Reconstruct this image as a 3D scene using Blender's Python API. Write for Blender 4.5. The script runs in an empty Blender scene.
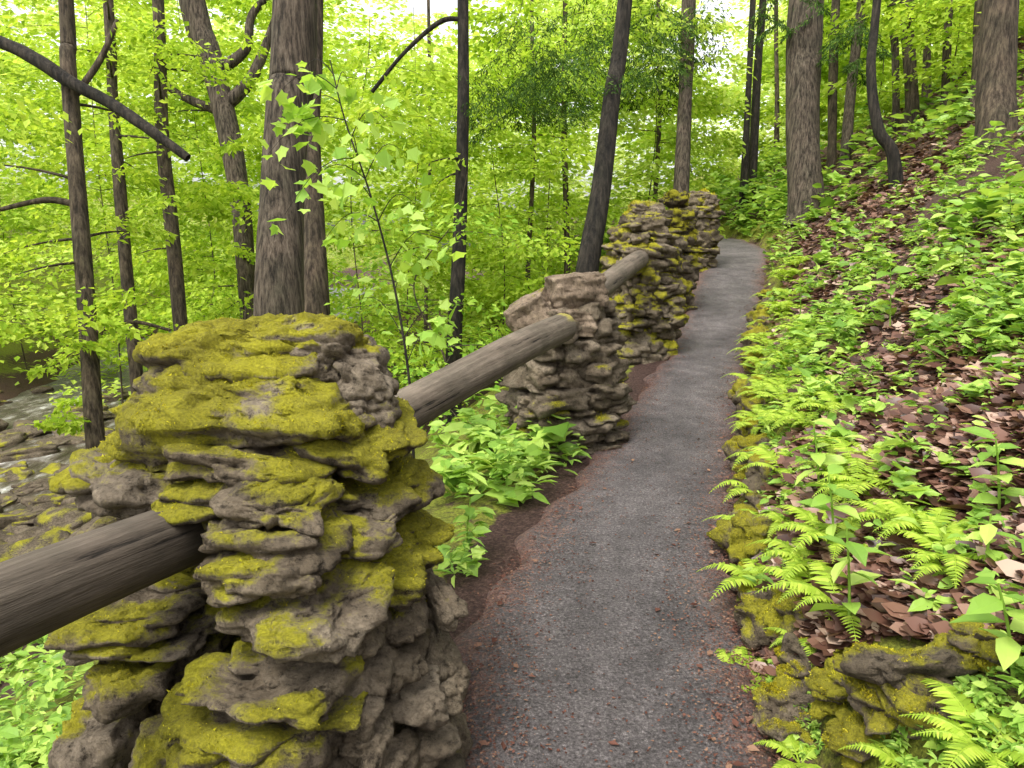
import bpy, bmesh, math, random
import numpy as np
from mathutils import Vector
S=bpy.context.scene; COL=S.collection
rng=np.random.default_rng(11); random.seed(5)
U=lambda a,b,n=None: rng.uniform(a,b,n)
# ------------------------------------------------------------------ camera
FPX=760.; PITCH=math.radians(11.5); CH=1.6; cp,sp=math.cos(PITCH),math.sin(PITCH)
cam=bpy.data.cameras.new('camera'); co=bpy.data.objects.new('camera',cam); COL.objects.link(co)
co.location=(0,0,CH); co.rotation_euler=(math.pi/2-PITCH,0,0)
cam.sensor_width=36; cam.lens=FPX/1024*36; cam.clip_start=.05; cam.clip_end=1000; S.camera=co
def P(px,py,d):
    a=(px-512)/FPX; b=-(py-384)/FPX
    return np.array([a*d, d*(cp+b*sp), CH+d*(-sp+b*cp)])
def proj(p):
    x=p[...,0]; y=p[...,1]; z=p[...,2]-CH
    d=y*cp-z*sp; v=y*sp+z*cp
    return 512+FPX*x/d, 384-FPX*v/d, d
# ------------------------------------------------------------------ noise
PERM=rng.permutation(256); VAL=rng.random(256)*2-1
def vn(p):
    i=np.floor(p).astype(int); f=p-i; u=f*f*(3-2*f); i&=255; out=0
    for dx in (0,1):
        a=PERM[(i[...,0]+dx)&255]; wx=u[...,0] if dx else 1-u[...,0]
        for dy in (0,1):
            b=PERM[(a+i[...,1]+dy)&255]; wy=u[...,1] if dy else 1-u[...,1]
            for dz in (0,1):
                h=PERM[(b+i[...,2]+dz)&255]; wz=u[...,2] if dz else 1-u[...,2]
                out=out+VAL[h]*wx*wy*wz
    return out
def fbm(p,o=4):
    r=0;a=1.
    for k in range(o): r=r+a*vn(p*(2**k)+k*17.3); a*=.5
    return r/1.4
def sm(x,a,b):
    t=np.clip((x-a)/(b-a),0,1); return t*t*(3-2*t)
# ------------------------------------------------------------------ terrain shape
YT=[-6,0,2.0,3.1,4.36,5.42,6.75,8.8,12.1,16.5,19,23,30]
XLT=[-.3,-.25,-.22,-.12,.28,.68,1.13,1.87,2.82,4.25,4.5,3.9,2.2]
XRT=[.7,.75,.80,.98,1.33,1.66,2.06,2.75,3.98,5.45,5.65,5.1,3.6]
ZT=[0,0,0,0,0,.0,.08,.22,.52,1.17,1.36,1.4,1.4]
YF=np.linspace(-6,30,721); ker=np.exp(-np.linspace(-2,2,25)**2); ker/=ker.sum()
def sg(v):
    f=np.interp(YF,YT,v); g=np.convolve(np.pad(f,12,mode='edge'),ker,'valid'); return g
XLF,XRF,ZF=sg(XLT),sg(XRT),sg(ZT)
xl=lambda Y:np.interp(Y,YF,XLF); xr=lambda Y:np.interp(Y,YF,XRF); zp=lambda Y:np.interp(Y,YF,ZF)
def H(X,Y):
    X=np.asarray(X,float);Y=np.asarray(Y,float)
    a,b,z=xl(Y),xr(Y),zp(Y); sR=X-b; sL=a-X
    R=z-.05+.05*sm(sR,-.05,.03)+.33*sm(sR,.06,.32)+.66*np.clip(sR-.25,0,9)*(1-.5*sm(Y,19,30))+.3*np.clip(sR-9.25,0,40)
    L=z*(1-sm(sL,1,5))-.05+.03*sm(sL,-.05,.05)-.10*np.clip(sL,0,1.2)-.55*np.clip(sL-1.2,0,4.7)-.4*sm(sL,9.5,11.5)+.8*sm(sL,17,19.5)+.2*np.clip(sL-19,0,50)
    h=np.where(X>(a+b)/2,R,L)
    o=np.maximum(np.maximum(sR,sL),0); am=sm(o,.1,.9)
    n=.05*np.sin(3.1*X+1.3*Y)*np.sin(2.3*Y-1.1*X+1)+.03*np.sin(7.3*X+2)*np.sin(6.1*Y+X)+.1*np.sin(.9*X+.7*Y)*np.sin(.8*Y-.3*X+2)*sm(o,1,4)
    return h+n*am
DS=np.geomspace(1.0,60,420)
def hit(px,py):
    px=np.atleast_1d(np.asarray(px,float)); py=np.atleast_1d(np.asarray(py,float))
    a=((px-512)/FPX)[:,None]; b=(-(py-384)/FPX)[:,None]
    X=a*DS; Y=DS*(cp+b*sp); Z=CH+DS*(-sp+b*cp)
    below=Z<H(X,Y); k=np.argmax(below,1); ok=below.any(1)
    r=np.arange(len(px)); x=X[r,k]; y=Y[r,k]
    return np.stack([x,y,H(x,y)],1), ok
# ------------------------------------------------------------------ mesh helpers
class MB:
    def __init__(s): s.v=[];s.l=[];s.c=[];s.n=0;s.at=[]
    def add(s,v,faces,at=None):
        v=np.asarray(v,float).reshape(-1,3)
        for f in faces:
            f=np.asarray(f)
            if f.ndim==1: f=f[None]
            s.l.append((f+s.n).ravel()); s.c.append(np.full(len(f),f.shape[1]))
        s.v.append(v); s.at.append(np.zeros(len(v)) if at is None else at); s.n+=len(v)
    def build(s,name,mat,parent=None,org=None,smooth=True,attr=None):
        v=np.concatenate(s.v); o=np.zeros(3)
        if parent is not None:
            q=parent
            while q is not None: o=o+np.array(q.location); q=q.parent
        elif org is not None: o=np.array(org,float)
        v=v-o
        me=bpy.data.meshes.new(name); me.vertices.add(len(v)); me.vertices.foreach_set('co',v.ravel().astype(np.float32))
        l=np.concatenate(s.l).astype(np.int32); c=np.concatenate(s.c); st=np.concatenate([[0],np.cumsum(c)[:-1]]).astype(np.int32)
        me.loops.add(len(l)); me.loops.foreach_set('vertex_index',l)
        me.polygons.add(len(c)); me.polygons.foreach_set('loop_start',st)
        me.update(calc_edges=True)
        me.polygons.foreach_set('use_smooth',np.full(len(c),smooth))
        if attr:
            a=me.attributes.new(attr,'FLOAT','POINT'); a.data.foreach_set('value',np.concatenate(s.at).astype(np.float32))
        me.materials.append(mat); me.update()
        ob=bpy.data.objects.new(name,me); COL.objects.link(ob)
        if parent is not None: ob.parent=parent
        elif org is not None: ob.location=tuple(org)
        return ob
def tag(o,label=None,cat=None,group=None,kind=None):
    if label:o['label']=label
    if cat:o['category']=cat
    if group:o['group']=group
    if kind:o['kind']=kind
    return o
def empty(name,loc,label,cat,group=None):
    o=bpy.data.objects.new(name,None); o.empty_display_size=.1; COL.objects.link(o); o.location=tuple(float(x) for x in loc)
    return tag(o,label,cat,group)
def nrmz(a): return a/np.maximum(np.linalg.norm(a,axis=-1,keepdims=True),1e-9)
L4=(np.array([[0,0,0],[.45,.3,.05],[1,0,-.06],[.45,-.3,.05]]),[[0,3,2],[0,2,1]])
L6=(np.array([[0,0,0],[.3,.24,.06],[.65,.21,.03],[1,0,-.14],[.65,-.21,.03],[.3,-.24,.06],[.3,0,0],[.65,0,-.04]]),[[0,6,1],[6,7,2,1],[7,3,2],[0,5,6],[5,4,7,6],[4,3,7]])
L6N=(L6[0]*np.array([1,.55,1.]),L6[1])
BRN=(np.array([[0,0,.04],[.3,.28,.11],[.7,.24,.04],[1,0,.13],[.7,-.25,.08],[.3,-.27,.03],[.3,0,.0],[.65,0,.01]]),L6[1])
MPL=(np.array([[0,0,0],[1,0,-.12],[.64,.27,.03],[.58,.56,.05],[.25,.38,.05],[.0,.42,.03],[.64,-.27,.03],[.58,-.56,.05],[.25,-.38,.05],[.0,-.42,.03]]),[[0,1,2,3,4,5],[0,9,8,7,6,1]])
PIN=(np.array([[0,-.02,0],[.12,.14,.03],[.6,.11,0],[1,0,-.08],[.6,-.11,0],[.12,-.14,.03]]),[[0,5,4,3,2,1]])
TUF=(np.array([[0,-.28,0],[0,.28,0],[1,0,0]]),[[0,1,2]])
NDL=(np.array([[0,0,0],[.3,.12,.0],[1,0,-.05],[.3,-.12,0]]),[[0,3,2,1]])
def scat(mb,T,pos,d,nrm,size):
    V,F=T; d=nrmz(d); s=nrmz(np.cross(nrm,d)); n=np.cross(d,s); sz=np.asarray(size)[:,None,None]
    W=pos[:,None,:]+sz*(V[None,:,0:1]*d[:,None]+V[None,:,1:2]*s[:,None]+V[None,:,2:3]*n[:,None])
    base=np.arange(len(pos))*len(V)
    mb.add(W.reshape(-1,3),[base[:,None]+np.array(f)[None] for f in F])
def rdir(n,zlo=-.4,zhi=.2):
    a=U(0,2*math.pi,n); return nrmz(np.stack([np.cos(a),np.sin(a),U(zlo,zhi,n)],1))
def rnrm(n,t=.5): return nrmz(np.stack([rng.normal(0,t,n),rng.normal(0,t,n),np.ones(n)],1))
def crom(Pt,m=8):
    Pt=np.asarray(Pt,float); E=np.concatenate([[2*Pt[0]-Pt[1]],Pt,[2*Pt[-1]-Pt[-2]]]); o=[]
    for i in range(1,len(E)-2):
        for t in np.arange(m)/m:
            a,b,c,d=E[i-1:i+3]; o.append(.5*(2*b+(c-a)*t+(2*a-5*b+4*c-d)*t*t+(3*b-a-3*c+d)*t**3))
    o.append(Pt[-1]); return np.array(o)
def tube(mb,pts,rad,seg=10,amp=0.,fr=6.):
    pts=np.asarray(pts,float); rad=np.asarray(rad,float); n=len(pts); t=nrmz(np.gradient(pts,axis=0))
    ref=np.array([0,1.,0]) if abs(np.mean(t[:,1]))<.75 else np.array([1.,0,0])
    u=nrmz(np.cross(t,ref)); w=np.cross(t,u); a=np.arange(seg)/seg*2*math.pi
    dr=np.cos(a)[None,:,None]*u[:,None]+np.sin(a)[None,:,None]*w[:,None]
    r=np.repeat(rad[:,None],seg,1)
    if amp:
        q=pts[:,None]+dr*rad[:,None,None]; r=r*(1+amp*fbm(q*fr*np.array([1,1,.2])+pts[0].sum()*3,3))
    V=pts[:,None]+dr*r[...,None]
    i=np.arange(n-1)[:,None]*seg; j=np.arange(seg)[None]; j2=(j+1)%seg
    mb.add(V.reshape(-1,3),[np.stack([i+j,i+j2,i+seg+j2,i+seg+j],-1).reshape(-1,4)])
# ------------------------------------------------------------------ materials
def mat(name):
    m=bpy.data.materials.new(name); m.use_nodes=True; nt=m.node_tree; nt.nodes.clear()
    o=nt.nodes.new('ShaderNodeOutputMaterial'); b=nt.nodes.new('ShaderNodeBsdfPrincipled'); nt.links.new(b.outputs[0],o.inputs[0])
    b.inputs['Roughness'].default_value=.85; b.inputs['Specular IOR Level'].default_value=.25
    return m,nt,b,o
def N(nt,t,**k):
    n=nt.nodes.new(t)
    for a,v in k.items(): setattr(n,a,v)
    return n
def noi(nt,scale,detail=4,rough=.6,stretch=None):
    n=N(nt,'ShaderNodeTexNoise'); n.inputs['Scale'].default_value=scale; n.inputs['Detail'].default_value=detail; n.inputs['Roughness'].default_value=rough
    tc=N(nt,'ShaderNodeTexCoord'); v=tc.outputs['Object']
    if stretch:
        mp=N(nt,'ShaderNodeMapping'); mp.inputs['Scale'].default_value=stretch; nt.links.new(v,mp.inputs[0]); v=mp.outputs[0]
    nt.links.new(v,n.inputs['Vector']); return n.outputs['Fac']
def ramp(nt,fac,stops):
    r=N(nt,'ShaderNodeValToRGB'); e=r.color_ramp.elements
    while len(e)<len(stops): e.new(.5)
    for q,(p,c) in zip(e,stops): q.position=p; q.color=(*c,1)
    nt.links.new(fac,r.inputs[0]); return r.outputs[0]
def mix(nt,f,a,b,bt='MIX'):
    m=N(nt,'ShaderNodeMix',data_type='RGBA',blend_type=bt)
    for s,i in ((f,0),(a,6),(b,7)):
        if isinstance(s,(int,float)): m.inputs[i].default_value=s
        elif isinstance(s,tuple): m.inputs[i].default_value=(*s,1)
        else: nt.links.new(s,m.inputs[i])
    return m.outputs[2]
def mth(nt,op,a,b=0.):
    m=N(nt,'ShaderNodeMath',operation=op)
    for i,s in enumerate((a,b)):
        if isinstance(s,(int,float)): m.inputs[i].default_value=s
        else: nt.links.new(s,m.inputs[i])
    return m.outputs[0]
def bump(nt,b,h,st,dist=.02,prev=None):
    n=N(nt,'ShaderNodeBump'); n.inputs['Strength'].default_value=st; n.inputs['Distance'].default_value=dist
    nt.links.new(h,n.inputs['Height'])
    if prev is not None: nt.links.new(prev,n.inputs['Normal'])
    nt.links.new(n.outputs[0],b.inputs['Normal']); return n.outputs[0]
def attr(nt,name): 
    a=N(nt,'ShaderNodeAttribute'); a.attribute_name=name; return a.outputs['Fac']
def leafmat(name,stops,tr=.45,rough=.5,gloss=True,patch=None):
    m,nt,b,o=mat(name); g=N(nt,'ShaderNodeNewGeometry')
    c=ramp(nt,g.outputs['Random Per Island'],stops)
    if patch: c=mix(nt,1.,c,ramp(nt,noi(nt,patch,3,.65),[(.32,(.55,.46,.40)),(.46,(.95,.90,.88)),(.66,(1.1,1.12,1.))]),'MULTIPLY')
    if not gloss:
        nt.nodes.remove(b); b=N(nt,'ShaderNodeBsdfDiffuse'); nt.links.new(c,b.inputs[0])
    else:
        nt.links.new(c,b.inputs['Base Color']); b.inputs['Roughness'].default_value=rough; b.inputs['Specular IOR Level'].default_value=.3
    t=N(nt,'ShaderNodeBsdfTranslucent'); c2=mix(nt,1.,c,(1.3,1.25,.7),'MULTIPLY'); nt.links.new(c2,t.inputs[0])
    ms=N(nt,'ShaderNodeMixShader'); ms.inputs[0].default_value=tr
    nt.links.new(b.outputs[0],ms.inputs[1]); nt.links.new(t.outputs[0],ms.inputs[2]); nt.links.new(ms.outputs[0],o.inputs[0]); return m
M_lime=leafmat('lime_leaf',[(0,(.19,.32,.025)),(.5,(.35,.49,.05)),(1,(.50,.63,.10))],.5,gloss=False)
M_far=leafmat('far_leaf',[(0,(.29,.44,.055)),(.5,(.45,.59,.10)),(1,(.60,.71,.19))],.5,gloss=False)  # paler than the near leaves: distance haze put into the colour
M_haze=leafmat('hazy_leaf',[(0,(.50,.63,.22)),(.5,(.62,.73,.30)),(1,(.74,.82,.42))],.5,gloss=False)  # haze of the deepest wood painted as a still paler leaf colour
M_mid=leafmat('mid_leaf',[(0,(.13,.27,.03)),(.5,(.25,.42,.05)),(1,(.40,.56,.09))],.45,gloss=False)
M_map=leafmat('maple_leaf',[(0,(.24,.42,.06)),(.5,(.36,.54,.09)),(1,(.48,.64,.14))],.5,.5)
M_hem=leafmat('hemlock_needle',[(0,(.02,.045,.012)),(.6,(.055,.11,.025)),(1,(.13,.21,.05))],.35,gloss=False)
M_herb=leafmat('herb_leaf',[(0,(.12,.24,.03)),(.5,(.27,.44,.065)),(1,(.44,.58,.12))],.4,.45)
M_fern=leafmat('fern_leaf',[(0,(.20,.32,.025)),(.5,(.33,.47,.04)),(1,(.48,.59,.08))],.44)
M_moss=leafmat('moss_tuft',[(0,(.13,.125,.01)),(.35,(.33,.315,.018)),(.7,(.49,.46,.03)),(1,(.66,.60,.06))],.3,.9,gloss=False,patch=7)
M_lit=leafmat('dead_leaf',[(0,(.035,.017,.012)),(.35,(.095,.045,.031)),(.65,(.165,.084,.058)),(.88,(.26,.155,.11)),(1,(.45,.33,.25))],.14,.36)
M_bud=leafmat('bud_scale',[(0,(.05,.022,.016)),(.6,(.13,.062,.046)),(1,(.23,.14,.09))],.1,.7,gloss=False)
def stone_mat(name,t1,t2,t3):
    m,nt,b,o=mat(name); g=N(nt,'ShaderNodeNewGeometry')
    n1=noi(nt,5,5,.65); n2=noi(nt,34,8,.8); n3=noi(nt,120,3,.7)
    base=ramp(nt,n1,[(.25,(.07,.058,.045)),(.42,(.155,.133,.105)),(.6,(.265,.235,.192)),(.8,(.43,.395,.335))])
    base=mix(nt,1.,base,ramp(nt,g.outputs['Random Per Island'],[(0,t1),(.5,t2),(1,t3)]),'MULTIPLY')
    dark=ramp(nt,n2,[(.35,(.10,.09,.08)),(.46,(.75,.75,.74)),(.72,(1.45,1.45,1.45))]); base=mix(nt,.92,base,dark,'MULTIPLY')
    a=attr(nt,'moss'); f=mth(nt,'ADD',a,mth(nt,'MULTIPLY',mth(nt,'SUBTRACT',n2,.5),2.6))
    mk=ramp(nt,f,[(.30,(0,0,0)),(.84,(1,1,1))])
    mc=ramp(nt,n3,[(.3,(.08,.075,.01)),(.5,(.27,.255,.016)),(.7,(.46,.42,.03))])
    mc=mix(nt,.55,mc,ramp(nt,n1,[(.32,(.13,.11,.018)),(.65,(.44,.41,.025))]))
    nt.links.new(mix(nt,mk,base,mc),b.inputs['Base Color']); b.inputs['Roughness'].default_value=.95
    p=bump(nt,b,n2,1.,.045); bump(nt,b,n3,.8,.008,p); return m
M_stone=stone_mat('tufa_stone',(.70,.63,.53),(1.02,.91,.76),(1.2,1.1,.97))
M_tan=stone_mat('tan_stone',(.72,.60,.49),(1.05,.89,.73),(1.4,1.2,1.04))
M_wet=stone_mat('wet_stone',(.4,.35,.3),(.62,.54,.46),(.9,.82,.74))
def bark(name,c1,c2,c3,sc=14,st=1.,zs=.14):
    m,nt,b,o=mat(name); n=noi(nt,sc,6,.72,stretch=(1,1,zs)); n2=noi(nt,3,4)
    c=ramp(nt,n,[(.38,c1),(.5,c2),(.68,c3)]); c=mix(nt,.75,c,ramp(nt,n2,[(.3,(.58,.64,.50)),(.7,(1.3,1.22,1.12))]),'MULTIPLY')
    nt.links.new(c,b.inputs['Base Color']); bump(nt,b,n,st,.06); return m
M_bark=bark('furrowed_bark',(.018,.014,.010),(.078,.061,.047),(.175,.145,.115),28,1.,.10)
M_brown=bark('brown_bark',(.02,.015,.010),(.066,.050,.036),(.145,.115,.082),24,.8,.14)
M_dark=bark('dark_bark',(.008,.007,.006),(.024,.020,.016),(.06,.05,.04),20)
def log_mat(name,g):
    m,nt,b,o=mat(name); n=noi(nt,26,6,.7,stretch=(.045,1,1)); n2=noi(nt,5,6,.65); n3=noi(nt,140,3,.7,stretch=(.1,1,1))
    c=ramp(nt,n,[(.36,(.014,.011,.008)),(.41,(.10*g,.08*g,.062*g)),(.6,(.155*g,.128*g,.102*g)),(.8,(.22*g,.19*g,.155*g))])
    c=mix(nt,.8,c,ramp(nt,n2,[(.3,(.55,.55,.48)),(.7,(1.2,1.15,1.08))]),'MULTIPLY')
    c=mix(nt,.3,c,ramp(nt,n3,[(.35,(.5,.5,.5)),(.6,(1.2,1.2,1.2))]),'MULTIPLY')
    a=attr(nt,'moss'); f=mth(nt,'ADD',a,mth(nt,'MULTIPLY',mth(nt,'SUBTRACT',n2,.5),2.2))
    c=mix(nt,ramp(nt,f,[(.5,(0,0,0)),(.9,(.75,.75,.75))]),c,(.32,.28,.04))
    nt.links.new(c,b.inputs['Base Color']); p=bump(nt,b,n,.8,.016); bump(nt,b,n3,.3,.003,p); return m
M_log=log_mat('weathered_log',1.); M_logd=log_mat('dark_weathered_log',.66)
def cut_mat():
    m,nt,b,o=mat('cut_log_end'); n=noi(nt,40,5); nt.links.new(ramp(nt,n,[(.3,(.14,.11,.05)),(.7,(.36,.29,.13))]),b.inputs['Base Color']); bump(nt,b,n,.5,.01); return m
M_cut=cut_mat()
def path_mat():
    m,nt,b,o=mat('worn_asphalt'); n=noi(nt,85,4,.85); n2=noi(nt,1.3,5,.65); n3=noi(nt,50,6,.8); n5=noi(nt,5,6,.75)
    c=ramp(nt,n,[(.32,(.024,.021,.021)),(.47,(.088,.080,.080)),(.58,(.150,.138,.137)),(.72,(.34,.32,.315))])
    c=mix(nt,.9,c,ramp(nt,n2,[(.32,(.62,.60,.59)),(.68,(1.22,1.17,1.14))]),'MULTIPLY')
    c=mix(nt,.65,c,ramp(nt,n5,[(.35,(.5,.49,.48)),(.62,(1.2,1.19,1.18))]),'MULTIPLY')
    e=attr(nt,'edge'); f=mth(nt,'ADD',mth(nt,'ADD',e,mth(nt,'MULTIPLY',mth(nt,'SUBTRACT',n5,.5),1.5)),mth(nt,'MULTIPLY',mth(nt,'SUBTRACT',n3,.5),2.6))
    k=ramp(nt,f,[(.44,(0,0,0)),(.88,(1,1,1))])
    d=ramp(nt,n3,[(.32,(.028,.015,.012)),(.5,(.11,.060,.048)),(.68,(.28,.175,.14))])
    nt.links.new(mix(nt,k,c,d),b.inputs['Base Color']); b.inputs['Roughness'].default_value=.75
    p=bump(nt,b,n,1.,.010); bump(nt,b,n3,.7,.014,p); return m
def ground_mat():
    m,nt,b,o=mat('forest_floor'); n=noi(nt,9,4,.7); n2=noi(nt,45,5,.8)
    br=ramp(nt,n2,[(.32,(.018,.010,.008)),(.5,(.072,.038,.029)),(.68,(.19,.115,.088))])
    gr=ramp(nt,n2,[(.32,(.04,.045,.010)),(.5,(.17,.19,.02)),(.68,(.38,.40,.05))])
    f=mth(nt,'ADD',attr(nt,'green'),mth(nt,'MULTIPLY',mth(nt,'SUBTRACT',n,.5),1.2))
    nt.links.new(mix(nt,ramp(nt,f,[(.4,(0,0,0)),(.62,(1,1,1))]),br,gr),b.inputs['Base Color']); bump(nt,b,n2,1.,.04); return m
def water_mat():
    m,nt,b,o=mat('creek_water'); n=noi(nt,7,5,.7,stretch=(1,.4,1)); n2=noi(nt,2.2,7,.8,stretch=(1,.45,1)); nt.links.new(ramp(nt,n2,[(.42,(.035,.026,.018)),(.52,(.10,.08,.06)),(.60,(.30,.28,.26)),(.70,(.75,.74,.72))]),b.inputs['Base Color']); b.inputs['Roughness'].default_value=.3; b.inputs['Specular IOR Level'].default_value=.35  # pale ramp stops: foamy riffles, plus sky reflection painted into the base colour
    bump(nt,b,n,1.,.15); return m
# ------------------------------------------------------------------ setting
def grid_terrain():
    cc=np.concatenate
    xs=cc([np.arange(-150,-22,5),np.arange(-22,-3,.5),np.arange(-3,4.2,.07),np.arange(4.2,12,.2),np.arange(12,90,2.5)])
    ys=cc([np.arange(-40,0,2),np.arange(0,9,.08),np.arange(9,22,.25),np.arange(22,160,3.5)])
    X,Y=np.meshgrid(xs,ys); Z=H(X,Y); nx,ny=len(xs),len(ys)
    i=np.arange(ny-1)[:,None]*nx; j=np.arange(nx-1)[None]
    F=np.stack([i+j,i+j+1,i+nx+j+1,i+nx+j],-1).reshape(-1,4)
    sR=X-xr(Y); sL=xl(Y)-X
    g=np.where(sR>0,.22+.45*sm(sR,.03,.15)*(1-sm(sR,.3,.6))+.12*sm(Y,14,20),.62)
    g=np.where(sL>4.2,.08,g); g=np.where(sL>19,.7,g); g=np.where(sR>9,.6,g); g=np.where(np.abs(sL-.1)<.2,.2,g)
    mb=MB(); mb.add(np.stack([X,Y,Z],-1).reshape(-1,3),[F],g.ravel())
    tag(mb.build('ground',ground_mat(),attr='green'),kind='structure')
grid_terrain()
mb=MB(); ys=np.arange(-5,29.5,.06); ts=np.linspace(-.06,1.06,27); Y,T=np.meshgrid(ys,ts,indexing='ij')
a,b_=xl(Y),xr(Y); wob=.035*np.sin(Y*5.1)+.03*np.sin(Y*11.7+1); ed=np.abs(T-.5)*2
X=a+(b_-a)*T+wob*ed**3*np.sign(T-.5)
Z=zp(Y)+.004+.02*(1-ed**2)*.8-.06*sm(ed,.98,1.12)+.004*np.sin(X*9+Y*3)*np.sin(Y*6.3)
n=len(ts); i=np.arange(len(ys)-1)[:,None]*n; j=np.arange(n-1)[None]
mb.add(np.stack([X,Y,Z],-1).reshape(-1,3),[np.stack([i+j,i+j+1,i+n+j+1,i+n+j],-1).reshape(-1,4)],(ed**2.1*.80).ravel())
tag(mb.build('path',path_mat(),attr='edge'),kind='structure')
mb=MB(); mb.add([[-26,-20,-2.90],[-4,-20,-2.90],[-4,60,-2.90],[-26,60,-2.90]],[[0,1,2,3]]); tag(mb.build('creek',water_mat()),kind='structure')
# ------------------------------------------------------------------ stones
CT={}
def cube_t(n):
    if n not in CT:
        bm=bmesh.new(); bmesh.ops.create_cube(bm,size=2); bmesh.ops.subdivide_edges(bm,edges=bm.edges[:],cuts=n-1,use_grid_fill=True)
        bm.verts.index_update(); CT[n]=(np.array([v.co[:] for v in bm.verts]),np.array([[v.index for v in f.verts] for f in bm.faces])); bm.free()
    return CT[n]
def vnorm(p,F):
    fn=np.cross(p[F[:,2]]-p[F[:,0]],p[F[:,3]]-p[F[:,1]]); vnm=np.zeros_like(p)
    for k in range(4): np.add.at(vnm,F[:,k],fn)
    return nrmz(vnm)
def stone(mb,c,half,rz=0.,tilt=(0,0),n=12,rough=1.,rd=.5,bias=0.,store=None,drape=.5,bedk=1.,cush=1.):
    V,F=cube_t(n); s=nrmz(V); half=np.asarray(half,float); p=(V*(1-rd)+s*rd*1.08)*half; off=U(0,90,3)
    big=half[:2].mean(); dirv=nrmz(s*np.array([1,1,.55]))
    d=big*.30*vn(s*1.6+off)+.035*fbm(p*11+off,4)
    rg=1-np.abs(vn(p*20+off*2)); d-=.024*rg**5; rg=1-np.abs(vn(p*45+off)); d-=.013*rg**4
    side=1-np.abs(s[:,2])**2
    bed=vn(np.stack([off[0]+s[:,0]*1.8,off[1]+s[:,1]*1.8,p[:,2]*34+off[2]],1)); bed=np.tanh(bed*4)
    d+=.016*bed*side*bedk
    p=p+dirv*(d*rough)[:,None]
    cx,sx=math.cos(tilt[0]),math.sin(tilt[0]); cy,sy=math.cos(tilt[1]),math.sin(tilt[1]); cz,sz=math.cos(rz),math.sin(rz)
    R=np.array([[cz,-sz,0],[sz,cz,0],[0,0,1]])@np.array([[cy,0,sy],[0,1,0],[-sy,0,cy]])@np.array([[1,0,0],[0,cx,-sx],[0,sx,cx]])
    p=p@R.T+np.asarray(c); nm=vnorm(p,F)
    ms=sm(nm[:,2]*drape+fbm(p*6+3,4)*.9+bias,.10,.85)
    p=p+nm*(ms*cush*(.004+.010*(vn(p*38)+.5*vn(p*85))+.012*np.maximum(0,vn(p*16))))[:,None]
    mb.add(p,[F],ms)
    if store is not None: store.append((p,F,ms))
def tufts(store,n,size):
    mb=MB(); pos=[];nr=[];w=[]
    for p,F,ms in store:
        fn=np.cross(p[F[:,2]]-p[F[:,0]],p[F[:,3]]-p[F[:,1]]); a=np.linalg.norm(fn,axis=1)
        pos.append(p[F]); nr.append(nrmz(fn)); w.append(a*np.clip(ms[F].mean(1)-.2,0,1)**1.7)
    pos=np.concatenate(pos);nr=np.concatenate(nr);w=np.concatenate(w)
    if w.sum()<=0: return None
    k=rng.choice(len(w),n,p=w/w.sum()); u=rng.random((n,1));v=rng.random((n,1)); q=pos[k]
    pt=(q[:,0]*(1-u)+q[:,1]*u)*(1-v)+(q[:,3]*(1-u)+q[:,2]*u)*v
    cl=.6+.9*np.clip(fbm(pt*30,2)+.3,0,1)
    d=nr[k]+rng.normal(0,.55,(n,3)); scat(mb,TUF,pt-nr[k]*.003,d,rng.normal(0,1,(n,3)),size*cl*U(.6,1.3,n)); return mb
def pillar(label,cx,cy,rot,prof,caps,moss,n,ntuft,tsize,explicit=(),mt=None,hr=(.06,.12),group='mossy stone pillars along the path'):
    zb=float(H(cx,cy))-.08; root=empty('stone_pillar',(cx,cy,zb),label,'pillar',group)
    mb=MB(); store=[]; hs=[p[0] for p in prof]; ws=[p[1] for p in prof]; z=0.
    cr,sr=math.cos(rot),math.sin(rot)
    while z<hs[-1]-.04:
        h=U(*hr); w=float(np.interp(z+h/2,hs,ws))*U(.93,1.06); t=U(0,6.28); per=0
        stone(mb,(cx,cy,zb+z+h/2),(w*.72,w*.72,h*.56),rot,n=6,rough=.3,rd=.4,bias=-2)
        while per<2*math.pi:
            ln=U(.14,.40); da=ln/w/1.12; a=t+per+da/2; per+=da
            e=4.; r=w/(abs(math.cos(a))**e+abs(math.sin(a))**e)**(1/e); dep=U(.18,.3)*min(1,w/.4)
            r2=r-dep*.5+U(-.055,.04); x,y=r2*math.cos(a),r2*math.sin(a)
            g=math.atan2(abs(math.sin(a))**3*np.sign(math.sin(a)),abs(math.cos(a))**3*np.sign(math.cos(a)))
            hh=h*U(.36,.72)
            stone(mb,(cx+x*cr-y*sr,cy+x*sr+y*cr,zb+z+h/2+U(-.025,.025)),(dep*.6,ln*.56,hh),rot+g+U(-.3,.3),(U(-.16,.16),U(-.12,.18)),n,.9,U(.25,.5),moss(z/hs[-1])+U(-.25,.2),store)
        z+=h*.92
    for (c,half,rz,tl,bi) in explicit:
        g=bi<-.18; stone(mb,c,half,rz,tl,n+4,.6 if g else .85,.72 if g else .6,bi,store,.45,.6 if g else .9)
    mb.build('stonework',mt or M_stone,root,attr='moss')
    for (c,half,rz,tl,bi) in caps:
        m2=MB(); mossy=bi>.3; bare=bi<-.4; stone(m2,c,half,rz,tl,n+10,.55 if bare else .9,.15 if bare else (.74 if mossy else .5),bi,store,.45,.9,1.4 if mossy else 1.); m2.build('cap_stone',M_tan if bare else (mt or M_stone),root,attr='moss')
    tm=tufts(store,ntuft,tsize)
    if tm: tm.build('moss',M_moss,root,smooth=False)
    return root
def PS(px,py,w,h,d,th,bi,rz=0.,tl=(0,0)): return (P(px,py,d),(w/2/FPX*d,th/2,h/2/FPX*d),rz,tl,bi)
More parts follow.
